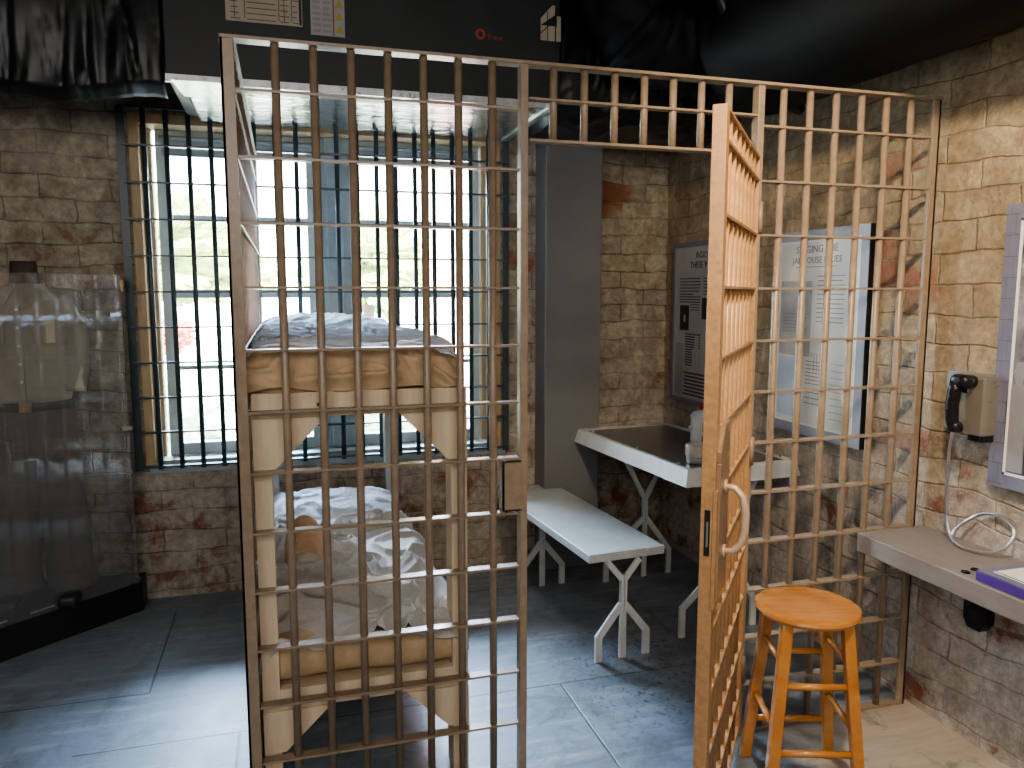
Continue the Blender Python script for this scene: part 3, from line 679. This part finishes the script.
def smoothpts(pts, k=6):
    P = [Vector(p) for p in pts]; out = []
    for i in range(len(P)-1):
        a = P[max(i-1, 0)]; b = P[i]; c = P[i+1]; d = P[min(i+2, len(P)-1)]
        for j in range(k):
            t = j/k; out.append(.5*((2*b) + (c-a)*t + (2*a-5*b+4*c-d)*t*t + (3*b-a-3*c+d)*t**3))
    return out + [P[-1]]
MB().tube(smoothpts(cord), .0052, 10).build('armoured_cord', M['steel'], ph, smooth=True)

# ---------------------------------------------------------------- shelf and what is on it
sh = thing('wall_shelf', 'grey stained wooden counter shelf fixed to the right brick wall', 'shelf', (2.155, 1.4, .65))
MB().box(2.0, .60, .652, XR-.002, 2.296, .722).build('board', M['shelf'], sh, bevel=.004)
MB().box(2.06, .60, .60, XR-.002, 2.0, .651).build('cleat', M['shelf'], sh) if 0 else None
for c in ((2.037, 1.855), (2.085, 1.865)):
    MB().lathe([(.006, .0), (.014, .0), (.014, .004), (.009, .005), (.006, .002)], (c[0], c[1], .722), 20).build('grommet', M['blackplastic'], sh)
ot = thing('outlet_box', 'black cable box on the brick wall beneath the shelf', 'cable box', (2.29, 2.015, .44))
MB().prism([(0, .03), (.02, 0), (.07, 0), (.09, .03), (.09, .215), (0, .215)], (2.262, 1.972, .435), (0, 1, 0), (0, 0, 1), (XR-2.264, 0, 0)).build('body', M['blackplastic'], ot, bevel=.004)
MB().rod((2.285, 2.03, .648), (2.285, 2.03, .651), .006).build('cable', M['blackplastic'], ot)
pc = thing('info_placard', 'purple edged display placard lying on the grey wall shelf', 'placard', (2.14, 1.60, .7225))
MB().box(2.01, 1.40, .7235, 2.285, 1.795, .752).build('block', M['purple'], pc, bevel=.002)
b = MB().box(2.012, 1.402, .7525, 2.283, 1.793, .756).build('mat', M['mat'], pc)
MB().box(2.042, 1.43, .7562, 2.262, 1.765, .757).build('white_fillet', M['white'], b)
MB().box(2.047, 1.435, .7572, 2.257, 1.760, .758).build('dark_line', M['ink'], b)
MB().box(2.050, 1.438, .7582, 2.254, 1.757, .759).build('card', M['cream'], b)

# ---------------------------------------------------------------- stool
st = thing('bar_stool', 'honey stained wooden stool with round seat in front of the cage', 'stool', (1.580, 2.016, 0), math.radians(-18.7)); ORG[st.name] = (0, 0, 0)
R_ = .162; H_ = .612
MB().lathe([(0, -.033), (R_-.022, -.033), (R_-.006, -.026), (R_, -.015), (R_-.003, -.006), (R_-.012, -.001), (R_-.03, 0), (0, 0)], (0, 0, H_), 64).build('seat', M['honey'], st, local=True, auto=True)
ft, tp = .142, .092
def lp(sx, sy, z): k = z/(H_-.033); q = ft + (tp-ft)*k; return (sx*q, sy*q, z)
for sx in (-1, 1):
    for sy in (-1, 1):
        a = Vector(lp(sx, sy, 0)); b_ = Vector(lp(sx, sy, H_-.03)); h = .0175
        MB().hexa([(a.x-h, a.y-h, 0), (a.x+h, a.y-h, 0), (a.x+h, a.y+h, 0), (a.x-h, a.y+h, 0), (b_.x-h, b_.y-h, b_.z), (b_.x+h, b_.y-h, b_.z), (b_.x+h, b_.y+h, b_.z), (b_.x-h, b_.y+h, b_.z)]).build('leg', M['honey'], st, local=True, bevel=.004)
for z in (.175, .385):
    MB().rod(lp(-1, -1, z), lp(1, -1, z), .011).build('rung', M['honey'], st, local=True, smooth=True)
for z in (.145, .40): MB().rod(lp(-1, 1, z+.0), lp(1, 1, z+.0), .011).build('rung', M['honey'], st, local=True, smooth=True)
for sx in (-1, 1):
    for z in (.245, .455): MB().rod(lp(sx, -1, z), lp(sx, 1, z), .0105).build('rung', M['honey'], st, local=True, smooth=True)

# ---------------------------------------------------------------- display case and uniform
plx = [(-.722, 4.128), (-.726, 4.272), (-2.6, 4.272), (-2.6, 2.50)]
dp = thing('display_platform', 'low black plinth under the uniform display at the left wall', 'plinth', (-1.6, 3.9, 0))
MB().prism(plx, (0, 0, 0), (1, 0, 0), (0, 1, 0), (0, 0, .150)).build('base', M['black'], dp, bevel=.003)
d = Vector((math.cos(math.radians(41)), math.sin(math.radians(41)), 0)); nrm = Vector((d.y, -d.x, 0))
E0 = Vector((-.722, 4.128, 0))
for a, b_ in ((.395, .50), (.60, .70)):
    p = E0 - d*a - nrm*.06; q = E0 - d*b_ - nrm*.06
    MB().bar((p.x, p.y, .152), (q.x, q.y, .152), .012, .003, side=nrm).build('label_strip', M['white'], dp)
gp = thing('clear_display_panel', 'tall clear acrylic sheet with steel clips shielding the uniform', 'acrylic panel', (-1.2, 3.7, .15))
g0 = E0 - d*.015 - nrm*.012; g1 = E0 - d*2.0 - nrm*.012
MB().bar((g0.x, g0.y, .915), (g1.x, g1.y, .915), 1.528, .008, side=(0, 0, 1)).build('sheet', M['acrylic'], gp)
tag(MB().bar((g0+nrm*.0+d*.004).to_tuple()[:2] + (1.60,), (g0+d*.004).to_tuple()[:2] + (1.655,), .006, .016, side=nrm).build('brass_clip', M['brass'], gp), 'brass clip')
for a, z in ((.045, 1.49), (.02, .935), (.02, .17)):
    p = g0 - d*a
    MB().bar((p.x+d.x*.03+nrm.x*.004, p.y+d.y*.03+nrm.y*.004, z), (p.x-d.x*.022+nrm.x*.004, p.y-d.y*.022+nrm.y*.004, z), .018, .016, side=(0, 0, 1)).build('steel_clip', M['chrome'], gp)

mx, my = -1.12, 4.03
mq = thing('uniform_mannequin', 'headless dress form wearing a khaki shirt dark belt and brown trousers', 'mannequin', (mx, my, .15))
MB().loft([(mx, my, 1.50, .10, .08), (mx, my, 1.60, .07, .06), (mx, my, 1.68, .055, .055), (mx, my, 1.735, .052, .052)], 24).build('neck_form', M['form'], mq, smooth=True)
def wob(mb, amp, seed, sc=6):
    mb.v = [tuple(Vector(p) + Vector((noise.noise(Vector(p)*sc + Vector((seed, 0, 0))), noise.noise(Vector(p)*sc + Vector((0, seed, 0))), 0))*amp) for p in mb.v]; return mb
def subsec(secs, k=6):
    out = []
    for i in range(len(secs)-1):
        for j in range(k): t = j/k; t = t*t*(3-2*t)*.5 + t*.5; out.append(tuple(a+(b-a)*t for a, b in zip(secs[i], secs[i+1])))
    return out + [secs[-1]]
wob(MB().loft(subsec([(mx, my, 1.07, .155, .11), (mx, my, 1.12, .168, .125), (mx, my, 1.22, .165, .13), (mx, my, 1.36, .17, .135), (mx, my, 1.48, .18, .125), (mx, my, 1.56, .17, .10), (mx, my, 1.60, .12, .085), (mx, my, 1.635, .075, .07)]), 40), .018, 3, 7).build('shirt', M['khaki'], mq, smooth=True)
for s in (-1, 1):
    wob(MB().tube(smoothpts([(mx+s*.13, my, 1.57), (mx+s*.175, my, 1.47), (mx+s*.19, my, 1.32), (mx+s*.185, my-.02, 1.14)], 5), [.045]*2+[.052]*4+[.055]*4+[.052]*3+[.046]*3, 20), .012, 5, 9).build('sleeve', M['khaki'], mq, smooth=True)
    MB().prism([(0, 0), (s*.075, -.015), (s*.085, -.055), (s*.04, -.085)], (mx+s*.008, my-.112, 1.625), (1, 0, 0), (0, .18, 1), (0, .012, 0)).build('collar_flap', M['khaki'], mq)
    MB().box(mx+s*.10-.045, my-.142, 1.37, mx+s*.10+.045, my-.132, 1.47).box(mx+s*.10-.047, my-.145, 1.45, mx+s*.10+.047, my-.132, 1.475).build('chest_pocket', M['khaki'], mq, bevel=.002)
MB().box(mx-.012, my-.143, 1.12, mx+.012, my-.128, 1.54).build('button_placket', M['khaki'], mq)
for z in (1.2, 1.28, 1.36, 1.44, 1.52): MB().rod((mx, my-.147, z), (mx, my-.142, z), .006, 12).build('button', M['white'], mq)
MB().rings([[(mx+.170*math.cos(a*PI/18), my+.118*math.sin(a*PI/18), z) for a in range(36)] for z in (1.062, 1.102)]).build('belt', M['leather'], mq, smooth=True)
MB().box(mx-.025, my-.125, 1.06, mx+.025, my-.116, 1.105).build('buckle', M['brass'], mq, bevel=.002)
wob(MB().loft(subsec([(mx, my, .84, .17, .12), (mx, my, .95, .175, .125), (mx, my, 1.065, .165, .112)]), 36), .01, 2).build('trouser_hips', M['trouser'], mq, smooth=True)
for s in (-1, 1):
    x = mx + s*.095
    wob(MB().loft(subsec([(x+s*.02, my, .205, .105, .10), (x+s*.015, my, .35, .098, .095), (x+s*.005, my, .6, .093, .095), (x, my, .80, .09, .105), (x-s*.01, my, .93, .085, .11)]), 30), .016, 8, 6).build('trouser_leg', M['trouser'], mq, smooth=True)
    MB().softbox((x+s*.03, my-.07, .18), (.045, .115, .032), .028, (8, 12, 6)).build('shoe', M['leather'], mq, smooth=True)

# ---------------------------------------------------------------- overhead services
ah = thing('air_handler', 'large black sheet metal air handler with paper labels above the bunk', 'air handler', (.4, 3.9, 2.46))
MB().box(-.42, 3.50, 2.462, 1.26, 4.275, ZC-.002).build('casing', M['handler'], ah, bevel=.004)
FY = 3.498
def sheet(nm, x0, z0, x1, z1, mat, off=0): return MB().box(x0, FY-.002-off, z0, x1, FY-off, z1).build(nm, mat, ah)
def fxz(x, z): return x, z
s1 = sheet('wiring_label', -.183, 2.695, .119, 3.0-.01, M['paper'])
m1 = MB()
for i in range(12):
    for (a, b_) in ((-.165, -.125), (-.10, .02), (.03, .07), (.08, .105)): m1.box(a, FY-.003, 2.705+.022*i, b_-random.random()*.012, FY-.002, 2.708+.022*i)
for x in (-.15, -.11, .024, .045, .075): m1.box(x, FY-.003, 2.71, x+.003, FY-.002, 2.98)
m1.build('diagram_lines', M['ink'], s1)
MB().box(.106, FY-.003, 2.70, .116, FY-.002, 2.98).build('dark_strip', M['black'], s1)
s2 = sheet('warning_label', .152, 2.668, .292, 2.985, M['labelgrey'])
m2 = MB()
for i in range(13):
    for (a, b_) in ((.16, .198), (.202, .238)): m2.box(a, FY-.003, 2.68+.023*i, b_-random.random()*.008, FY-.002, 2.692+.023*i)
m2.build('text_lines', M['midink'], s2)
MB().box(.243, FY-.003, 2.67, .248, FY-.002, 2.983).build('red_line', M['redink'], s2)
for i in range(6):
    z = 2.682+.052*i
    t_ = MB().prism([(0, 0), (.032, 0), (.016, .036)], (.254, FY-.003, z), (1, 0, 0), (0, 0, 1), (0, .001, 0)).build('warning_triangle', M['yellow'], s2)
# emblem: a ring with a solid core, and the maker's word beside it
ex, ez = .883, 2.735
MB().rings([[(ex + r_*math.cos(a*PI/16), FY-.002-o_, ez + r_*math.sin(a*PI/16)) for a in range(32)] for r_, o_ in ((.012, 0), (.012, .002), (.023, .002), (.023, 0))], caps=False).build('ring_emblem', M['orange'], ah)
text('maker_name', 'Trane', .029, (ex+.032, FY-.001, ez-.018), M['redink'], ah, rot=(PI/2, 0, 0))
s3 = sheet('slatted_tag', 1.165, 2.735, 1.262, 2.80, M['paper'])
MB().prism([(0, 0), (.07, .05), (.07, .09), (.055, .09), (0, .03)], (1.165, FY-.002, 2.80), (1, 0, 0), (0, 0, 1), (0, .002, 0)).box(1.243, FY-.002, 2.80, 1.262, FY, 2.845).build('torn_tag', M['paper'], ah)
MB().box(1.196, FY-.004, 2.735, 1.199, FY-.002, 2.86).box(1.233, FY-.004, 2.70, 1.238, FY-.002, 2.89).bar((1.165, FY-.004, 2.765), (1.235, FY-.004, 2.83), .006, .004, side=(0, 1, 0)).build('dark_tape', M['black'], ah)
dpn = thing('foil_drip_tray', 'crinkled shiny metal tray hanging under the black air handler', 'drip tray', (.4, 3.9, 2.43))
def trayfn(u, v):
    x = -.36 + 1.56*u; y = 3.50 + .75*v
    return (x, y, 2.440 + .006*noise.noise(Vector((x*4, y*3, 0))) + .003*noise.noise(Vector((x*9, y*14, 2))))
t_ = MB().grid(120, 60, trayfn).build('pan', M['foil'], dpn, smooth=True); t_.modifiers.new('s', 'SOLIDIFY').thickness = .004
MB().box(1.19, 3.44, 2.425, 1.225, 4.25, 2.458).build('rim', M['silverfoil'], dpn, bevel=.003)
MB().prism([(0, 0), (.20, .0), (.20, .52), (.12, .52), (.12, .30), (.02, .27)], (-.395, 3.44, 2.432), (1, 0, 0), (0, 1, 0), (0, 0, .010)).build('torn_corner', M['silverfoil'], dpn)
MB().box(-.42, 3.485, 2.436, 1.23, 3.499, 2.466).build('front_lip', M['silverfoil'], dpn)
# plastic film drape on the left
def drape(u, v):
    x = -2.9 + 2.46*u
    zb = 2.40 + .02*math.sin(x*9) + .015*noise.noise(Vector((x*7, 0, 0))) - .5*max(0, (-1.36 - x)) - 1.2*max(0, -1.30-x)**.7*.55
    t = v; z = zb + (ZC-.003-zb)*t
    amp = .028*(1-t)**1.5 + .006
    y = 3.62 + amp*(fold(Vector((x, z*.35, 0)), (7, 2, 1), 4)) + .03*noise.noise(Vector((x*3, z*2, 1)))
    if t < .06: y += (.06-t)*1.6
    return (x, y, z)
dd = MB().grid(170, 60, drape).build('plastic_drape', M['drape'], smooth=True); dd.modifiers.new('s', 'SOLIDIFY').thickness = .004
tag(dd, 'wrinkled black plastic sheeting hanging from the ceiling at the upper left', 'plastic sheet')
# wrapped ducts on the right
def duct1(u, v):
    a = 2*PI*u; x = 1.29 + .98*v
    r_ = (.40 + .05*math.sin(v*9), .30 + .03*math.sin(v*7+1))
    p = Vector((x, 3.98 + .42*math.copysign(abs(math.cos(a))**.6, math.cos(a)), 2.70 + .285*math.copysign(abs(math.sin(a))**.6, math.sin(a))))
    q = Vector((x*3, a*1.2, 0)); k = .02*(fold(Vector((x, a*.25, 0)), (5, 3, 1), 12)-.5)
    c = Vector((x, 3.98, 2.70)); n = (p-c).normalized(); p = p + n*k
    p.z = min(p.z, ZC-.004); p.y = min(p.y, 4.412); p.x = min(p.x, 2.305); return p
o = MB().grid(90, 110, duct1)
o.rings([[duct1(i/40, v) for i in range(40)] for v in (0, .001)])
o = o.build('wrapped_duct', M['drape'], smooth=True); tag(o, 'boxy duct wrapped in creased black plastic in the far right corner', 'duct')
def bigduct(pts, rad, n, label, seed, ampw, group=None):
    P = smoothpts(pts, 14); m = MB().tube(P, rad, n)
    cs = P; out = []
    for i, p in enumerate(m.v):
        c = cs[i//n]; d_ = (Vector(p)-c).normalized(); a = (i % n)/n*2*PI
        k = ampw*(fold(Vector((i//n*.05, a*.35, 0)), (3.2, 1.3, 1), seed)-.4)
        q = Vector(p) + d_*k; q.z = min(q.z, ZC-.004); q.x = min(q.x, XR-.004); out.append(tuple(q))
    m.v = out; o = m.build('flexible_duct', M['duct'], smooth=True); return tag(o, label, 'duct', group)
bigduct([(2.0, 3.03, 2.655), (2.0, 2.4, 2.655), (1.99, 1.4, 2.66), (1.98, .2, 2.66)], .300, 48, 'fat smooth black duct running along the top of the right wall', 4, .008)
bigduct([(1.45, 3.29, 2.97), (1.51, 3.28, 2.80), (1.67, 3.27, 2.69), (1.88, 3.27, 2.67), (2.08, 3.27, 2.68)], .185, 48, 'creased black flexible duct curling down between handler and fat right duct', 9, .035)
MB_ = MB().tube(smoothpts([(1.62, 2.9, 2.99), (1.70, 2.86, 2.75), (1.80, 2.84, 2.55), (1.95, 2.85, 2.40), (2.12, 2.9, 2.36)], 8), .022, 12).build('duct_strap', M['black'], smooth=True)
tag(MB_, 'black strap hose looping beneath the fat duct', 'strap')

# ---------------------------------------------------------------- light
w = bpy.data.worlds.new('sky'); S.world = w; w.use_nodes = True
bg = w.node_tree.nodes['Background']; bg.inputs[0].default_value = (.80, .90, 1, 1); bg.inputs[1].default_value = 15
def lamp(name, typ, loc, energy, col, target=None, **k):
    l = bpy.data.lights.new(name, typ); l.energy = energy; l.color = col
    for a, b_ in k.items(): setattr(l, a, b_)
    o = bpy.data.objects.new(name, l); COL.objects.link(o); o.location = loc
    if target: o.rotation_euler = (Vector(target)-Vector(loc)).to_track_quat('-Z', 'Y').to_euler()
    return o
lamp('sun', 'SUN', (0, -5, 10), 36.0, (1, .96, .88), (3, 9, 0), angle=.02)
lamp('sky_window_light', 'AREA', (.1, 8.6, 4.6), 4800, (.50, .72, 1), (.35, 3.2, .5), shape='RECTANGLE', size=6.0, size_y=2.4)
lamp('warm_track_spot', 'SPOT', (.9, .9, 2.8), 125, (1, .80, .58), (2.2, 2.0, 1.5), spot_size=math.radians(95), spot_blend=.8, shadow_soft_size=.08)
lamp('room_fill_light', 'AREA', (-.3, -1.1, 2.9), 88, (1, .94, .88), (.5, 2.5, .8), shape='RECTANGLE', size=4.4, size_y=2.4)  # unseen soft fill added behind the camera to brighten the cage front

# ---------------------------------------------------------------- camera
cam = bpy.data.cameras.new('camera'); co = bpy.data.objects.new('camera', cam); COL.objects.link(co)
cam.sensor_width = 36; cam.lens = 775.5/1024*36; cam.clip_start = .05
co.location = (0, 0, 1.6); yaw = math.radians(16.416); pit = math.radians(6.797); rol = math.radians(.032)
f = Vector((math.sin(yaw)*math.cos(pit), math.cos(yaw)*math.cos(pit), -math.sin(pit)))
r0 = Vector((math.cos(yaw), -math.sin(yaw), 0)); u0 = r0.cross(f)
rr = r0*math.cos(rol) + u0*math.sin(rol); uu = -r0*math.sin(rol) + u0*math.cos(rol)
co.rotation_euler = Matrix((rr, uu, -f)).transposed().to_euler()
S.camera = co
S.view_settings.view_transform = 'AgX'; S.view_settings.look = 'AgX - Medium High Contrast'; S.view_settings.exposure = .9
S.cycles.use_denoising = True; S.cycles.max_bounces = 8; S.cycles.transparent_max_bounces = 12
S.cycles.sample_clamp_indirect = 6
